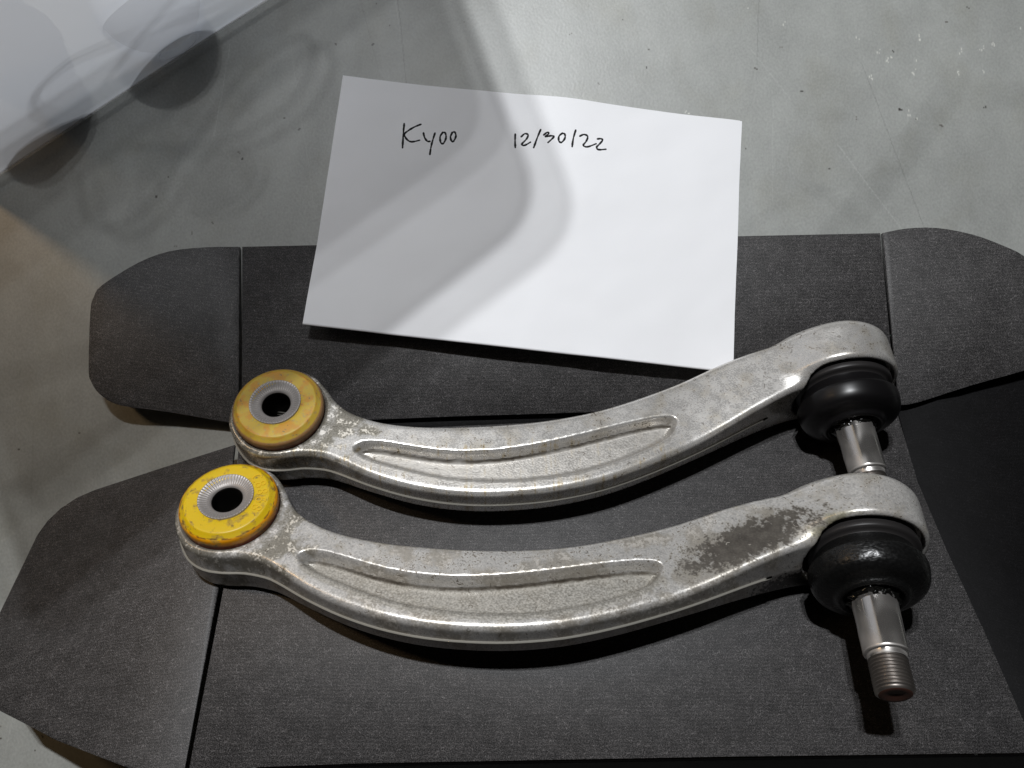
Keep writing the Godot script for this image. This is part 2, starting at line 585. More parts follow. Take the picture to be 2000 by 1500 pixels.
func forging() -> ArrayMesh:
	var s := 0.95
	var o := Vector3(-28.0, -40.0, -32.0)
	var nx := 354
	var ny := 66
	var nz := 91
	var val := PackedFloat32Array()
	val.resize(nx * ny * nz)
	val.fill(99.0)
	var blk := 6
	var live := []
	for bx in range(0, nx - 1, blk):
		for by in range(0, ny - 1, blk):
			for bz in range(0, nz - 1, blk):
				var c := o + Vector3(bx + 3.0, by + 3.0, bz + 3.0) * s
				if absf(arm_field(c.x, c.y, c.z)) < blk * s * 0.87 * (2.6 if c.x > 30.0 and c.x < 196.0 and c.y > -22.0 else 1.3):
					live.append(Vector3i(bx, by, bz))
	for b: Vector3i in live:
		for i in range(b.x, mini(b.x + blk + 1, nx)):
			for j in range(b.y, mini(b.y + blk + 1, ny)):
				for k in range(b.z, mini(b.z + blk + 1, nz)):
					var at := (i * ny + j) * nz + k
					if val[at] == 99.0:
						val[at] = arm_field(o.x + i * s, o.y + j * s, o.z + k * s)
	var ids := {}
	var v := PackedVector3Array()
	var n := PackedVector3Array()
	var uv := PackedVector2Array()
	var corner := [0, nz, ny * nz, ny * nz + nz, 1, nz + 1, ny * nz + 1, ny * nz + nz + 1]
	var cpos := [Vector3(0, 0, 0), Vector3(0, 1, 0), Vector3(1, 0, 0), Vector3(1, 1, 0), Vector3(0, 0, 1), Vector3(0, 1, 1), Vector3(1, 0, 1), Vector3(1, 1, 1)]
	var edges := [[0, 1], [2, 3], [4, 5], [6, 7], [0, 2], [1, 3], [4, 6], [5, 7], [0, 4], [1, 5], [2, 6], [3, 7]]
	for b: Vector3i in live:
		for i in range(b.x, mini(b.x + blk, nx - 1)):
			for j in range(b.y, mini(b.y + blk, ny - 1)):
				for k in range(b.z, mini(b.z + blk, nz - 1)):
					var at := (i * ny + j) * nz + k
					var mask := 0
					for q in 8:
						if val[at + corner[q]] < 0.0:
							mask |= 1 << q
					if mask == 0 or mask == 255:
						continue
					var sum := Vector3.ZERO
					var cnt := 0
					for e in edges:
						var da: float = val[at + corner[e[0]]]
						var db: float = val[at + corner[e[1]]]
						if (da < 0.0) != (db < 0.0):
							sum += (cpos[e[0]] as Vector3).lerp(cpos[e[1]], da / (da - db))
							cnt += 1
					var p := o + (Vector3(i, j, k) + sum / cnt) * s
					var g := 0.8
					var nn := Vector3(
						arm_field(p.x + g, p.y, p.z) - arm_field(p.x - g, p.y, p.z),
						arm_field(p.x, p.y + g, p.z) - arm_field(p.x, p.y - g, p.z),
						arm_field(p.x, p.y, p.z + g) - arm_field(p.x, p.y, p.z - g)).normalized()
					p -= nn * clampf(arm_field(p.x, p.y, p.z), -0.5, 0.5)
					ids[at] = v.size()
					v.append(p * MM)
					n.append(nn)
					uv.append(Vector2((p.x + 30.0) / 340.0, (p.z - 0.6 * (p.y + 7.0) + 65.0) / 130.0))
	var idx := PackedInt32Array()
	var step := [ny * nz, nz, 1]
	for at: int in ids:
		for ax in 3:
			var u: int = step[(ax + 1) % 3]
			var w: int = step[(ax + 2) % 3]
			var da := val[at]
			var db: float = val[at + step[ax]]
			if (da < 0.0) == (db < 0.0):
				continue
			if not (ids.has(at - u) and ids.has(at - w) and ids.has(at - u - w)):
				continue
			var a: int = ids[at]
			var b2: int = ids[at - u]
			var c: int = ids[at - u - w]
			var d: int = ids[at - w]
			if da < 0.0:
				idx.append_array([a, d, c, a, c, b2])
			else:
				idx.append_array([a, c, d, a, b2, c])
	return arrays_mesh(v, n, uv, idx)

func seam() -> ArrayMesh:
	var p := PackedVector3Array()
	var pts := PackedVector2Array()
	for q in outline:
		if q.x > 238.0 or (q.y < 8.0 and q.x > -20.0):
			continue
		pts.append(q)
	for k in pts.size():
		var q := pts[k]
		var rise := smooth01(188.0, 258.0, q.x)
		var a := pts[maxi(k - 1, 0)]
		var b := pts[mini(k + 1, pts.size() - 1)]
		var t := (b - a).normalized()
		var o := Vector2(t.y, -t.x)
		if o.dot(q - Vector2(110, 0)) < 0 and q.x > 60 and q.x < 160:
			o = -o
		elif Vector2(o.x, o.y).dot(q - Vector2(2, 0)) < 0 and q.x < 30:
			o = -o
		if q.x >= 160.0 and o.y < 0.0: o = -o
		if q.x >= 30.0 and q.x <= 60.0 and o.y < 0.0: o = -o
		var y := -20.3 + 3.4 * smooth01(18.0, 52.0, q.x) + 2.8 * rise
		for c in [Vector2(-0.6, 1.0), Vector2(0.75, 0.32), Vector2(0.75, -0.32), Vector2(-0.6, -1.0)]:
			var g: Vector2 = q + o * (c.x + 0.1)
			p.append(Vector3(g.x, y + c.y, g.y) * MM)
	return grid_mesh(p, pts.size(), 4, false, 1.0)

func bush_texture(fresh: bool) -> ImageTexture:
	var w := 1024
	var h := 256
	var a := noise_bytes(w, h, 71 if fresh else 81, 0.012, 4)
	var b := noise_bytes(w, h, 72 if fresh else 82, 0.03, 5)
	var r := PackedByteArray()
	r.resize(w * h * 3)
	var face := Color8(198, 166, 12) if fresh else Color8(176, 148, 50)
	var edge := Color8(204, 136, 12) if fresh else Color8(140, 104, 66)
	var low := Color8(120, 52, 12) if fresh else Color8(92, 46, 22)
	for y in h:
		var t := y / float(h - 1)
		for x in w:
			var i := y * w + x
			var n := (a[i] - 128) / 128.0
			var m := (b[i] - 128) / 128.0
			var c := face.lerp(edge, smoothstep(0.60, 0.66, t + m * 0.02)).lerp(low, smoothstep(0.86, 0.92, t + n * 0.03))
			if not fresh:
				c = c.lerp(Color8(178, 128, 40), clampf(0.3 + n * 1.9 + m * 0.5, 0.0, 0.95) * smoothstep(0.65, 0.5, t))
				c = c.lerp(Color8(150, 138, 100), clampf(m * 1.4 - 0.3, 0.0, 0.7))
			else:
				c = c.lerp(Color8(150, 124, 70), clampf(n * 1.8 - 0.35 + m * 0.6, 0.0, 0.6))
				var line := smoothstep(0.045, 0.0, absf(t - 0.63 + n * 0.03))
				c = c.lerp(Color8(96, 66, 30), line * clampf(0.25 + m * 1.6, 0.0, 0.75))
			if m + n * 0.5 > 0.62:
				c = c.lerp(Color8(96, 76, 46), clampf((m + n * 0.5 - 0.62) * 2.5, 0.0, 0.55))
			r[i * 3] = int(c.r * 255)
			r[i * 3 + 1] = int(c.g * 255)
			r[i * 3 + 2] = int(c.b * 255)
	return tex(w, h, Image.FORMAT_RGB8, r)

func sleeve_mesh(bore: bool) -> ArrayMesh:
	# serrated end face and bore
	var p := PackedVector3Array()
	var segs := 52 * 8
	for i in segs:
		var t := TAU * i / segs
		var tooth := absf(fposmod(i / 8.0, 1.0) * 2.0 - 1.0)
		if not bore:
			for q in [[12.05, -1.6, 0.0], [12.0, -0.25, 0.1], [11.7, 0.0, 0.7], [10.7, -0.45, 1.0], [9.6, -1.0, 1.0], [8.5, -1.6, 0.6], [8.0, -1.9, 0.1], [7.4, -2.3, 0.0], [7.0, -2.6, 0.0], [6.75, -3.1, 0.0]]:
				p.append(Vector3(cos(t) * q[0], q[1] - 0.34 * tooth * q[2], -sin(t) * q[0]) * MM)
		else:
			for k in 40:
				var y := -3.1 - k * 0.8
				var r := 6.75 - 0.35 * (k % 2) if k < 30 else 6.4
				p.append(Vector3(cos(t) * r, y, -sin(t) * r) * MM)
	return grid_mesh(p, segs, 40 if bore else 10, true, -1.0)

func stud_mesh(thread: bool) -> ArrayMesh:
	var p := PackedVector3Array()
	var segs := 72
	var hs := []
	if not thread:
		for q in [[8.8, 14.0], [8.7, 22.0], [8.5, 32.0], [8.3, 42.8], [8.1, 43.6], [7.6, 44.0], [7.2, 44.4], [7.15, 46.2]]:
			hs.append(q)
	else:
		var k := 0
		while 46.2 + k * 0.13 < 58.6:
			hs.append([-1.0, 46.2 + k * 0.13])
			k += 1
		hs.append([6.5, 59.0])
		hs.append([6.0, 59.5])
	for i in segs:
		var t := TAU * i / segs
		for q in hs:
			var r: float = q[0]
			if r < 0.0:
				var f := fposmod((q[1] + 1.4 * i / segs) / 1.4, 1.0)
				r = 6.55 + 0.75 * (1.0 - absf(f * 2.0 - 1.0))
			p.append(Vector3(cos(t) * r, sin(t) * r, q[1]) * MM)
	return grid_mesh(p, segs, hs.size(), true, 1.0)

func build_arms() -> void:
	outline = curve2([Vector2(-23.5, 0.5), Vector2(-21.5, -10), Vector2(-14.5, -18.7), Vector2(-5, -23.4), Vector2(5, -23.6), Vector2(14, -20.2), Vector2(21, -13), Vector2(26, -5.5), Vector2(31.5, 0), Vector2(39, 4.3), Vector2(50, 8.2), Vector2(66, 10.8), Vector2(84, 11.7), Vector2(108, 11.2), Vector2(130, 9.2), Vector2(153, 4.8), Vector2(176, -2.5), Vector2(198, -11), Vector2(215, -17.5), Vector2(235, -22.5), Vector2(255, -24), Vector2(268, -22), Vector2(268, -8), Vector2(255, 0), Vector2(240, 6), Vector2(225, 12.5), Vector2(205, 22), Vector2(188, 29.5), Vector2(169, 37), Vector2(150, 43), Vector2(130, 46.8), Vector2(112, 48.3), Vector2(95, 48.3), Vector2(80, 46.8), Vector2(67, 44.2), Vector2(55, 40.7), Vector2(45, 36.8), Vector2(37, 32.9), Vector2(29.5, 29.0), Vector2(22, 26), Vector2(12, 24.8), Vector2(3, 25.5), Vector2(-6, 24.8), Vector2(-14, 20.8), Vector2(-20, 13.5), Vector2(-23, 7)], true, 3)
	var pocket := curve2([Vector2(37.5, 23), Vector2(41, 19.8), Vector2(50, 20.0), Vector2(75, 25.2), Vector2(97, 26.5), Vector2(119, 24.3), Vector2(142, 19.6), Vector2(165, 14.0), Vector2(183, 10.8), Vector2(188.5, 13), Vector2(184, 21), Vector2(166, 30), Vector2(145, 36.6), Vector2(125, 40), Vector2(104, 40.8), Vector2(80, 38.7), Vector2(55, 31.7), Vector2(43, 27.2)], true, 3)
	out_field = poly_field(outline, 60.0)
	pocket_field = poly_field(pocket, 8.0)
	var body := forging()
	var ridge := seam()
	var sleeve := sleeve_mesh(false)
	var bore := sleeve_mesh(true)
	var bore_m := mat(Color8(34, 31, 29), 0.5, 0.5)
	var bush_prof := []
	for q in [[10.6, -1.5], [11.4, -0.8], [13.0, -0.5], [15.0, -0.45], [17.0, -0.45], [17.9, -0.5], [18.3, -0.7], [18.7, -1.1], [19.5, -1.9], [20.4, -2.6], [20.9, -3.1], [21.15, -3.9], [21.2, -5.2], [21.1, -7.4], [20.6, -9.5]]:
		bush_prof.append(Vector2(q[0], q[1]))
	var bush := lathe(bush_prof, 96, 1, null, -1.0)
	var stud := stud_mesh(false)
	var thread_m := mat(Color8(132, 126, 121), 0.42, 0.9)
	var tip := lathe([Vector2(6.02, 59.5), Vector2(5.6, 59.75), Vector2(4.0, 59.8), Vector2(1.6, 59.3), Vector2(0.02, 59.1)], 48, 2)
	var ring_prof := []
	for q in [[19.5, -9.0], [22.0, -8.6], [22.3, -2.6], [22.75, -2.2], [22.8, -0.6], [22.4, 0.2], [21.4, 0.5], [20.3, 0.9], [20.0, 1.6]]:
		ring_prof.append(Vector2(q[0], q[1]))
	var clip := lathe(ring_prof, 96, 2)
	var boot_ctl := [Vector2(19.8, 0.6), Vector2(20.0, 1.5), Vector2(20.3, 3.0), Vector2(21.2, 5.4), Vector2(22.4, 7.6), Vector2(23.2, 8.6), Vector2(23.5, 9.8), Vector2(23.3, 12.6), Vector2(22.7, 16.0), Vector2(21.4, 18.8), Vector2(18.6, 20.9), Vector2(15.2, 21.8), Vector2(13.8, 23.8), Vector2(12.8, 24.4), Vector2(11.6, 23.9), Vector2(10.9, 22.6), Vector2(9.6, 21.8), Vector2(8.2, 21.6)]
	for b in boot_ctl.size():
		boot_ctl[b] = Vector2(boot_ctl[b].x, 0.6 + (boot_ctl[b].y - 0.6) * 0.85)
	var boot_prof := Array(curve2(boot_ctl, false, 4))
	var lump := FastNoiseLite.new()
	lump.seed = 5
	lump.frequency = 0.11
	lump.fractal_octaves = 3
	var steel := mat(Color8(196, 192, 188), 0.3, 0.9)
	var wn := noise_bytes(256, 256, 91, 0.012, 2, FastNoiseLite.TYPE_SIMPLEX_SMOOTH)
	steel.roughness_texture = tex(256, 256, Image.FORMAT_L8, wn)
	steel.roughness = 0.72
	var sleeve_m := mat(Color8(152, 147, 144), 0.5, 0.5)
	var rust := mat(Color8(74, 44, 34), 0.7, 0.3)
	var black := mat(Color8(16, 15, 16), 0.33, 0.0, 0.42)
	var clip_m := mat(Color8(42, 40, 40), 0.45, 0.2, 0.45)
	var grease := mat(Color8(12, 12, 11), 0.16, 0.0, 0.6)
	var wet := mat(Color8(15, 15, 15), 0.3, 0.0, 0.45)
	var wet_n := noise_bytes(512, 256, 95, 0.11, 4)
	var wet_r := PackedByteArray()
	wet_r.resize(wet_n.size())
	for i in wet_n.size():
		wet_r[i] = int(clampf(100.0 + wet_n[i] * 0.5, 0, 255))
	wet.roughness = 0.52
	wet.roughness_texture = tex(512, 256, Image.FORMAT_L8, wet_r)
	wet.heightmap_enabled = true
	wet.heightmap_texture = tex(512, 256, Image.FORMAT_L8, wet_n)
	wet.heightmap_scale = 0.014
	var poses := [
		[Vector3(-111.0, 43.7, 11.9), -27.95, 1.76, -1.6, "tarnished aluminium control arm with dull amber bushing, behind, at the paper's lower edge", false],
		[Vector3(-126.9, 60.5, 54.9), -39.3, -4.3, 3.8, "corroded aluminium control arm with bright yellow bushing, dark patch and fully visible threaded stud", true]]
	for k in 2:
		var q: Array = poses[k]
		var worn: bool = q[5]
		var arm := thing("control_arm", q[4], "control arm", "pair of suspension control arms")
		arm.transform = Transform3D(Basis(Vector3.UP, deg_to_rad(q[2])) * Basis(Vector3.BACK, deg_to_rad(q[3])) * Basis(Vector3.RIGHT, deg_to_rad(q[1])).scaled(Vector3.ONE * (1.02 if worn else 1.0)), q[0] * MM)
		var sk := skin(worn)
		put("forged_body", body, sk, arm)
		put("parting_seam", ridge, mat(Color8(186, 182, 172), 0.38, 0.6), arm)
		var bm := mat(Color.WHITE, 0.36 if worn else 0.5, 0.0, 0.5)
		bm.albedo_texture = bush_texture(worn)
		bm.roughness = 0.42 if worn else 0.55
		bm.subsurf_scatter_enabled = true
		bm.subsurf_scatter_strength = 0.06
		var bu := put("bushing", bush, bm, arm)
		bu.position = Vector3(0.8, 0.0, 0.8) * MM
		bu.set_meta("label", "bright yellow bushing with orange bevel" if worn else "dull amber bushing with a brown rim")
		var sl := put("serrated_sleeve", sleeve, sleeve_m, bu)
		sl.position = -bu.position
		var hole := put("bore", bore, bore_m, bu)
		hole.position = -bu.position
		if worn:
			var ink := mat(Color8(205, 166, 8), 0.45)
			var font := SystemFont.new()
			font.font_names = PackedStringArray(["Droid Sans"])
			var chars := ["C", "8", "8", "6", "8"]
			for c in chars.size():
				var tm := TextMesh.new()
				tm.text = chars[c]
				tm.font = font
				tm.font_size = 64
				tm.pixel_size = 3.1 * MM / 64.0 * 1.25
				tm.depth = 0.36 * MM
				var a := deg_to_rad(52.0 - c * 16.5)
				var outw := Vector3(cos(a), 0, -sin(a))
				var glyph := put("moulded_character", tm, ink, bu)
				glyph.transform = Transform3D(Basis(outw.cross(Vector3.UP), outw, Vector3.UP), outw * 15.0 * MM + Vector3.UP * -0.4 * MM)
		var centre := Vector3(272.5, -8.0, -1.2) * MM
		var bt: ArrayMesh
		if worn:
			bt = lathe(boot_prof, 120, 2, func(t: float, r: float, h: float) -> float:
				return 0.16 * lump.get_noise_3d(cos(t) * r, sin(t) * r, h * 1.6) * smooth01(1.0, 5.0, h))
		else:
			bt = lathe(boot_prof, 120, 2)
		var boot := put("dust_boot", bt, wet if worn else black, arm)
		boot.position = centre
		put("retaining_ring", clip, clip_m, boot)
		var gp := []
		for g in 22:
			var w2 := PI * g / 21.0
			gp.append(Vector2(8.0 + sin(w2) * (2.1 if worn else 1.5), 18.6 + 4.4 * g / 21.0))
		var gm := lathe(gp, 72, 2, func(t: float, r: float, h: float) -> float:
			return (2.6 if worn else 1.9) * lump.get_noise_3d(cos(t) * r * 2.6, sin(t) * r * 2.6, h * 2.4 + k * 40.0) - 0.2)
		put("grease_smear", gm, grease, boot)
		var sd := put("ball_stud", stud, steel, arm)
		sd.position = centre
		put("stud_end", tip, rust, sd)
		put("thread", stud_mesh(true), thread_m, sd)

# ------------------------------------------------------------------ cardboard
func upper_h(x: float, z: float) -> float:
	return 3.0 + 0.05 * (z + 75.0)
func left_h(x: float, z: float) -> float:
	return upper_h(x, z) + maxf(0.0, 0.16 * (-141.0 - x))
func right_h(x: float, z: float) -> float:
	return upper_h(x, z) + 0.06 * maxf(0.0, x - 196.0)
func lower_h(x: float, z: float) -> float:
	return maxf(3.0, 6.0 + 0.52 * (z - 20.0) - 0.012 * maxf(x, 0.0) - 0.015 * minf(x, 0.0))
func base_flap_h(x: float, z: float) -> float:
	return maxf(3.0, lower_h(x, z) - 0.36 * maxf(0.0, -138.4 + (z - 31.9) * 0.0486 - x))
func hinge_h(x: float, z: float) -> float:
	return 3.4 - 0.008 * x
func drop_h(x: float, z: float) -> float:
	var ex := 199.0 + maxf(0.0, z - 13.7) * 0.137
	return maxf(1.2, lower_h(x, z) - 3.4 - maxf(0.0, (x - ex)) * 0.55)

func build_box() -> void:
	var m := board_material()
	var box := thing("cardboard_box", "flattened black cardboard box lying open under the arms and the paper", "cardboard box")
	put("lid_panel", board(PackedVector2Array([Vector2(-141.9, -72.2), Vector2(194.2, -79.6), Vector2(196.7, 9.5), Vector2(26.2, 15.6), Vector2(-26, 17.2), Vector2(-138.0, 21.6)]), upper_h, 2.6), m, box)
	put("lid_flap", board(curve2([Vector2(-143.4, -72.1), Vector2(-160.4, -71.1), Vector2(-177.7, -68.2), Vector2(-192.2, -61.6), Vector2(-208.5, -49.4), Vector2(-212.2, -42.9), Vector2(-213.3, -34.9), Vector2(-212.2, -6.2), Vector2(-210.6, 0.3), Vector2(-206.1, 6.7), Vector2(-196.3, 12.2), Vector2(-173.2, 15.4), Vector2(-139.6, 21.4)], false, 3), left_h, 2.6), m, box)
	put("lid_flap", board(curve2([Vector2(195.6, -79.7), Vector2(207.6, -81.9), Vector2(223.3, -82.0), Vector2(241.3, -78.1), Vector2(256.3, -71.8), Vector2(266.2, -66.1), Vector2(275.5, -55.1), Vector2(279.1, -38.8), Vector2(276.8, -12.1), Vector2(261.2, -5.9), Vector2(235.4, 1.3), Vector2(206.8, 10.4), Vector2(197.9, 11.4)], false, 3), right_h, 2.6), m, box)
	put("base_panel", board(PackedVector2Array([Vector2(-136.9, 31.6), Vector2(-77.7, 24.6), Vector2(26.2, 19.7), Vector2(131.8, 16.6), Vector2(198.9, 14.4), Vector2(200.2, 50.0), Vector2(204.6, 82.5), Vector2(210.3, 114.2), Vector2(215.1, 146.5), Vector2(217.0, 159.5), Vector2(83.5, 160.4), Vector2(-62.1, 162.0), Vector2(-130.6, 163.8), Vector2(-130.8, 97.1)]), lower_h, 2.2), m, box)
	put("base_flap", board(PackedVector2Array([Vector2(-139.2, 31.9), Vector2(-159.3, 37.8), Vector2(-180.2, 44.0), Vector2(-199.7, 50.1), Vector2(-213.9, 54.8), Vector2(-222.9, 58.7), Vector2(-231.0, 64.2), Vector2(-237.5, 70.6), Vector2(-242.4, 77.9), Vector2(-245.9, 90.3), Vector2(-248.4, 102.2), Vector2(-250.8, 113.7), Vector2(-252.5, 123.6), Vector2(-250.5, 134.2), Vector2(-243.4, 145.0), Vector2(-232.5, 152.8), Vector2(-214.8, 156.6), Vector2(-197.8, 160.4), Vector2(-177.9, 163.3), Vector2(-158.9, 166.0), Vector2(-132.4, 167.5), Vector2(-133.2, 97.4)]), base_flap_h, 2.2), m, box)
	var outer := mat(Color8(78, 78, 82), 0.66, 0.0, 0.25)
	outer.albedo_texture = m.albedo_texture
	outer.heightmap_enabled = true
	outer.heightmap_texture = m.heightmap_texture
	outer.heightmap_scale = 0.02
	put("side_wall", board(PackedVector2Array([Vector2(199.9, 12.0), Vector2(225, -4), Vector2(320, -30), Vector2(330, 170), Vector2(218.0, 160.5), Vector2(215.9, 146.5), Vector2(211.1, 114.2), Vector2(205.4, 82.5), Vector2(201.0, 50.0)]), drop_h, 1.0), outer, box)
	# the scored hinge between lid and base, lower than both
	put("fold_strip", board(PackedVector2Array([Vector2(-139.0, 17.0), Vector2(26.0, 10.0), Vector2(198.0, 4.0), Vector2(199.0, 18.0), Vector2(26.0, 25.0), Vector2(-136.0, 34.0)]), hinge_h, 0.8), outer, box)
	# the front wall folded straight down from the base panel's near edge
	var p := PackedVector3Array()
	var front := [Vector2(-130.6, 164.2), Vector2(-62.1, 162.4), Vector2(83.8, 161.0), Vector2(217.0, 160.0)]
	for q: Vector2 in front:
		for d in [0.4, 1.0, 14.0, 42.0]:
			p.append(Vector3(q.x, lower_h(q.x, q.y) - d, q.y + (0.0 if d < 0.6 else 0.3 + d * 0.8)) * MM)
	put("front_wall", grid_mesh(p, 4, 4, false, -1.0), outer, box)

# ------------------------------------------------------------------ paper
func ink(im: Image, pts: PackedVector2Array, r0: float) -> void:
	var w := im.get_width()
	var h := im.get_height()
	for k in pts.size() - 1:
		var a := pts[k]
		var b := pts[k + 1]
		var n := int(a.distance_to(b) * 1.5) + 1
		for q in n:
			var c := a.lerp(b, float(q) / n)
			var r := r0 * (0.88 + 0.2 * sin(k * 0.9) + 0.1 * sin(k * 2.3))
			for y in range(int(c.y - r - 1), int(c.y + r + 2)):
				for x in range(int(c.x - r - 1), int(c.x + r + 2)):
					if x < 0 or y < 0 or x >= w or y >= h: continue
					var d := Vector2(x, y).distance_to(c)
					if d < r + 0.7:
						var f := clampf(r + 0.7 - d, 0.0, 1.0)
						var old := im.get_pixel(x, y)
						var dark := old.lerp(Color(0.075, 0.078, 0.085), f)
						if dark.r < old.r: im.set_pixel(x, y, dark)

func build_paper() -> void:
	var w := 1640
	var h := 1050
	var fib := noise_bytes(w, h, 31, 0.25, 3)
	var d := PackedByteArray()
	d.resize(w * h * 3)
	for i in w * h:
		var v := 231 + int((fib[i] - 128) * 0.03)
		d[i * 3] = v
		d[i * 3 + 1] = v
		d[i * 3 + 2] = v + 2
	var im := Image.create_from_data(w, h, false, Image.FORMAT_RGB8, d)
	var strokes := [
		[0.1649, 0.1687, 0.1666, 0.2132, 0.1696, 0.2700],
		[0.2066, 0.1652, 0.1921, 0.1782, 0.1775, 0.1966, 0.1693, 0.2130, 0.1776, 0.2330, 0.1899, 0.2404, 0.2090, 0.2305],
		[0.2158, 0.1991, 0.2202, 0.2177, 0.2277, 0.2309, 0.2344, 0.2311],
		[0.2441, 0.1947, 0.2411, 0.2235, 0.2391, 0.2530, 0.2387, 0.2845],
		[0.2632, 0.1877, 0.2580, 0.2081, 0.2616, 0.2318, 0.2682, 0.2339, 0.2728, 0.2102, 0.2692, 0.1899, 0.2623, 0.1883],
		[0.2864, 0.1857, 0.2834, 0.2033, 0.2876, 0.2210, 0.2927, 0.2186, 0.2964, 0.1984, 0.2923, 0.1821, 0.2849, 0.1850],
		[0.4415, 0.1660, 0.4429, 0.1950, 0.4452, 0.2214],
		[0.4568, 0.1753, 0.4647, 0.1616, 0.4731, 0.1649, 0.4704, 0.1825, 0.4602, 0.2054, 0.4677, 0.2088, 0.4813, 0.1936],
		[0.5027, 0.1387, 0.4962, 0.1752, 0.4900, 0.2163],
		[0.5114, 0.1601, 0.5194, 0.1478, 0.5232, 0.1529, 0.5161, 0.1665, 0.5295, 0.1601, 0.5364, 0.1636, 0.5234, 0.1895],
		[0.5572, 0.1440, 0.5492, 0.1578, 0.5498, 0.1772, 0.5565, 0.1823, 0.5637, 0.1648, 0.5627, 0.1479, 0.5558, 0.1443],
		[0.5884, 0.1259, 0.5845, 0.1608, 0.5835, 0.1952],
		[0.5999, 0.1481, 0.6096, 0.1390, 0.6192, 0.1445, 0.6168, 0.1645, 0.6105, 0.1827, 0.6209, 0.1871, 0.6419, 0.1695],
		[0.6438, 0.1496, 0.6524, 0.1465, 0.6565, 0.1520, 0.6505, 0.1678, 0.6435, 0.1838, 0.6489, 0.1925, 0.6670, 0.1866]]
	for s: Array in strokes:
		var pts := []
		for k in range(0, s.size(), 2):
			pts.append(Vector2(s[k] * w, s[k + 1] * h))
		ink(im, curve2(pts, false, 6), 3.4)
	var m := mat(Color.WHITE, 0.75, 0.0, 0.3)
	m.albedo_texture = ImageTexture.create_from_image(im)
	m.backlight_enabled = true
	m.backlight = Color(0.16, 0.16, 0.16)
	var tl := Vector3(-90.0, 3.0, -165.9)
	var tr := Vector3(122.9, 3.0, -140.7)
	var br := Vector3(110.8, 14.0, -5.0)
	var bl := Vector3(-105.6, 13.0, -29.5)
	var nu := 49
	var nv := 40
	var p := PackedVector3Array()
	var wob := FastNoiseLite.new()
	wob.seed = 3
	wob.frequency = 0.012
	for i in nu:
		var u := i / float(nu - 1)
		for j in nv:
			var v := j / float(nv - 1)
			var q := tl.lerp(tr, u).lerp(bl.lerp(br, u), v)
			q.y = lerpf(lerpf(2.0, 2.2, u), lerpf(16.5, 18.0, u), pow(v, 1.15))
			q.y += 4.4 * exp(-pow((u - 0.56) / 0.17, 2.0)) * pow(1.0 - v, 1.5) + 1.5 * wob.get_noise_2d(q.x, q.z)
			q.y += 0.9 * exp(-pow((u - 0.86 + (v - 0.75) * 0.6) / 0.05, 2.0)) * smooth01(0.5, 0.75, v) * 0.4
			p.append(q * MM)
	var sheet := grid_mesh(p, nu, nv, false, -1.0)
	var top := put("note_paper", sheet, m, self)
	tag(top, "folded white paper sheet with a handwritten name and date", "paper")
	# the lower half of the folded sheet: from the rounded fold back under the upper half
	var plain := mat(Color8(226, 226, 228), 0.75, 0.0, 0.3)
	var p2 := PackedVector3Array()
	var rows := 24
	for i in nu:
		var u := i / float(nu - 1)
		var edge := p[i * nv + nv - 1] / MM
		var back := (p[i * nv + nv - 2] / MM - edge).normalized()
		for k in 7:
			var a := PI * k / 6.0
			p2.append((edge + Vector3(0, -0.9, 0) + Vector3(0, cos(a) * 0.9, 0) - back * sin(a) * 0.9) * MM)
		for k in range(1, rows):
			var v := 1.0 - k / float(rows - 1)
			var jj := clampi(int(round(v * (nv - 1))), 0, nv - 1)
			var q := p[i * nv + jj] / MM
			q.y -= lerpf(0.7, 1.8, v)
			q += Vector3(-0.9, 0.25, -0.5) * (1.0 - v)
			q.y = maxf(q.y, 0.6)
			p2.append(q * MM)
	put("under_half", grid_mesh(p2, nu, 7 + rows - 1, false, -1.0), plain, top)

# ------------------------------------------------------------------ tub
func ring_of(c: Array, radius: float, y: float, inset: float) -> PackedVector3Array:
	var o := PackedVector3Array()
	var mid := Vector2.ZERO
	for q: Vector2 in c:
		mid += q / c.size()
	for i in c.size():
		var a: Vector2 = c[(i - 1 + c.size()) % c.size()]
		var b: Vector2 = c[i]
		var d: Vector2 = c[(i + 1) % c.size()]
		var p := b + (a - b).normalized() * radius
		var q := b + (d - b).normalized() * radius
		for k in 9:
			var t := k / 8.0
			var g := p.lerp(b, t).lerp(b.lerp(q, t), t)
			g += (mid - g).normalized() * inset
			o.append(Vector3(g.x, y, g.y) * MM)
		for k in range(1, 6):
			var nxt := d + (b - d).normalized() * radius
			var g := q.lerp(nxt, k / 6.0)
			g += (mid - g).normalized() * inset
			o.append(Vector3(g.x, y, g.y) * MM)
	return o

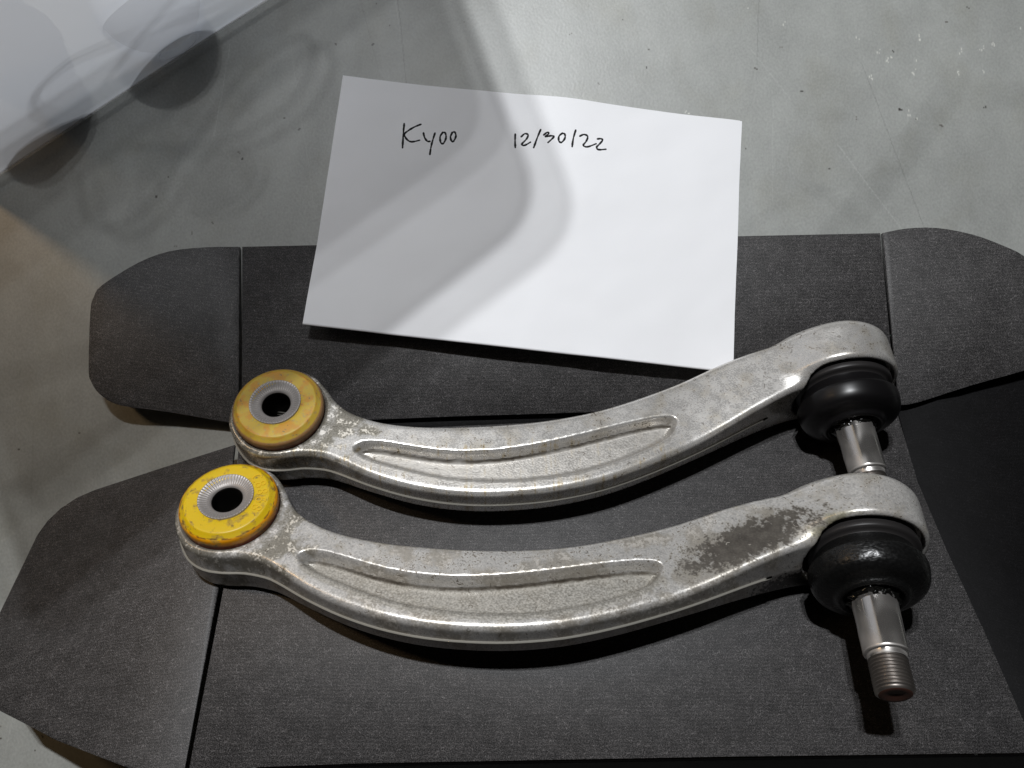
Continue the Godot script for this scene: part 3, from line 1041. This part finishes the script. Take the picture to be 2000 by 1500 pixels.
func build_tub() -> void:
	var base := [Vector2(-290, -99), Vector2(-75, -246), Vector2(-105, -330), Vector2(-330, -220)]
	var rim := [Vector2(-212, -27), Vector2(-7.0, -202), Vector2(-55, -333), Vector2(-270, -165)]
	var frosted := mat(Color(0.86, 0.89, 0.95, 0.72), 0.3, 0.0, 0.5)
	frosted.transparency = BaseMaterial3D.TRANSPARENCY_ALPHA
	frosted.backlight_enabled = true
	frosted.backlight = Color(0.95, 0.97, 1.0)
	var tub := thing("plastic_tub", "frosted translucent plastic tub at the upper left of the bench", "plastic tub")
	var lv := [0.0, 0.02, 0.06, 0.25, 0.5, 0.75, 0.97, 1.0]
	var levels := []
	for f: float in lv:
		var q := []
		for k in 4:
			q.append((base[k] as Vector2).lerp(rim[k], f))
		levels.append(ring_of(q, lerpf(18.0, 24.0, f), 1.0 + 259.0 * f, 4.0 if f == 0.0 else (1.2 if f < 0.03 else 0.0)))
	var cnt: int = levels[0].size()
	var thin := mat(Color(0.88, 0.85, 0.80, 0.54), 0.4, 0.0, 0.5)
	thin.transparency = BaseMaterial3D.TRANSPARENCY_ALPHA
	thin.backlight_enabled = true
	thin.backlight = Color(1.0, 0.95, 0.86)
	for part in 2:
		var p := PackedVector3Array()
		var from := 0 if part == 0 else 5
		var to := 5 if part == 0 else levels.size() - 1
		for i in cnt:
			for l in range(from, to + 1):
				p.append(levels[l][i])
		put("tub_wall" if part == 0 else "upper_wall", grid_mesh(p, cnt, to - from + 1, true, 1.0), frosted if part == 0 else thin, tub)
	var lip := PackedVector3Array()
	for q: Vector3 in levels[levels.size() - 1]:
		lip.append(q)
	var solid := mat(Color(0.8, 0.8, 0.8, 0.26), 0.4)
	solid.transparency = BaseMaterial3D.TRANSPARENCY_ALPHA
	var foot := PackedVector3Array()
	for q: Vector3 in levels[1]:
		foot.append(q + Vector3.UP * 0.8 * MM)
	put("base_edge", tube(foot, 1.5 * MM, 9, true), solid, tub)
	put("rim", tube(lip, 1.6 * MM, 9, true), solid, tub)
	var flat := PackedVector2Array()
	for q in lip:
		flat.append(Vector2(q.x, q.z) / MM)
	var lid_m := mat(Color(0.90, 0.84, 0.76, 0.08), 0.45)
	lid_m.transparency = BaseMaterial3D.TRANSPARENCY_ALPHA
	put("lid", board(flat, func(_x: float, _z: float) -> float: return 261.0, 1.4), lid_m, tub)
	var dome_prof := []
	for k in 20:
		var a := PI * k / 19.0
		dome_prof.append(Vector2(maxf(0.02, 27.0 * sin(a)), -27.0 * cos(a)))
	var dm := mat(Color(0.80, 0.82, 0.85, 0.6), 0.2, 0.0, 0.5)
	dm.transparency = BaseMaterial3D.TRANSPARENCY_ALPHA
	dm.roughness = 0.26
	var dome := put("round_boss", lathe(dome_prof, 64, 1), dm, tub)
	dome.position = Vector3(-184, 31, -190) * MM
	var bulge_m := mat(Color(0.97, 0.97, 0.97, 0.16), 0.27, 0.0, 0.5)
	bulge_m.transparency = BaseMaterial3D.TRANSPARENCY_ALPHA
	var bulge := put("domed_bulge", lathe([Vector2(21.5, 0.0), Vector2(21.4, 2.0), Vector2(20.6, 4.4), Vector2(18.6, 6.8), Vector2(15.4, 8.8), Vector2(11.0, 10.3), Vector2(6.0, 11.2), Vector2(2.0, 11.5), Vector2(0.02, 11.5)], 64, 1), bulge_m, tub)
	bulge.transform = Transform3D(Basis(Quaternion(Vector3.UP, Vector3(0.36, 0.72, 0.42).normalized())), Vector3(-153.0, 100.0, -153.0) * MM)
	var loop := curve2([Vector2(-215, -174), Vector2(-211, -155), Vector2(-202, -146), Vector2(-188, -150), Vector2(-179, -160), Vector2(-170, -174), Vector2(-160, -189), Vector2(-151, -203), Vector2(-140, -219), Vector2(-125, -232), Vector2(-111, -239), Vector2(-105, -232), Vector2(-108, -219), Vector2(-117, -205), Vector2(-132, -194), Vector2(-148, -187), Vector2(-168, -185), Vector2(-190, -185)], false, 4)
	var lp := PackedVector3Array()
	for q in loop:
		lp.append(Vector3(q.x, 140.0, q.y) * MM)
	var strap := mat(Color(0.6, 0.56, 0.5, 0.2), 0.5)
	strap.transparency = BaseMaterial3D.TRANSPARENCY_ALPHA
	put("handle_strap", tube(lp, 2.6 * MM, 9, false), strap, tub)
	# something dark bundled inside
	var nz := FastNoiseLite.new()
	nz.seed = 8
	nz.frequency = 0.016
	var bp := []
	for k in 24:
		var a := PI * k / 23.0
		bp.append(Vector2(maxf(0.05, 25.0 * sin(a)), -44.0 * cos(a)))
	var rag := put("rag", lathe(bp, 64, 1, func(t: float, r: float, h: float) -> float:
		return r * 0.3 * nz.get_noise_3d(cos(t) * 34.0, h * 2.0, sin(t) * 34.0)), mat(Color8(46, 47, 50), 0.9), self)
	rag.position = Vector3(-246, 46, -160) * MM
	tag(rag, "dark bundled rag seen dimly through the frosted tub wall", "rag")

# ------------------------------------------------------------------ scene
func _ready() -> void:
	rng.seed = 20221230
	var cam := Camera3D.new()
	cam.name = "camera"
	cam.fov = 50.23
	cam.near = 0.02
	cam.far = 20.0
	cam.position = Vector3(0.0, 426.07, 37.28) * MM
	cam.rotation = Vector3(deg_to_rad(-85.0), 0, 0)
	add_child(cam)
	cam.current = true
	var env := Environment.new()
	env.background_mode = Environment.BG_COLOR
	env.background_color = Color(0.95, 0.88, 0.8)
	env.background_energy_multiplier = 0.006
	env.tonemap_mode = Environment.TONE_MAPPER_LINEAR
	env.tonemap_exposure = 0.94
	env.sdfgi_enabled = true
	env.ssao_enabled = true
	env.ssil_enabled = true
	var we := WorldEnvironment.new()
	we.name = "world"
	we.environment = env
	add_child(we)
	# twin cool work lamp behind the bench, and a warm lamp to the left
	for q in [[Vector3(-0.090, 1.15, -0.60), 0.92, Color(0.98, 0.99, 1.0), 0.025], [Vector3(-0.165, 1.15, -0.635), 0.90, Color(0.98, 0.99, 1.0), 0.025], [Vector3(-0.60, 0.52, -0.30), 0.075, Color(1.0, 0.84, 0.64), 0.08]]:
		var l := AreaLight3D.new()
		l.name = "lamp_light"
		l.area_size = Vector2(q[3], q[3])
		l.light_energy = q[1]
		l.light_color = q[2]
		l.area_range = 6.0
		l.shadow_enabled = true
		add_child(l, true)
		l.look_at_from_position(q[0], Vector3(0, 0, 0), Vector3.UP)
	# the bench
	var bench := PackedVector3Array()
	for i in 2:
		for j in 2:
			bench.append(Vector3(-420.0 + 840.0 * i, 0.0, -420.0 + 780.0 * j) * MM)
	var top := put("bench_top", grid_mesh(bench, 2, 2, false, -1.0), bench_material(), self)
	tag(top, "", "", "", "structure")
	build_box()
	build_paper()
	build_arms()
	build_tub()
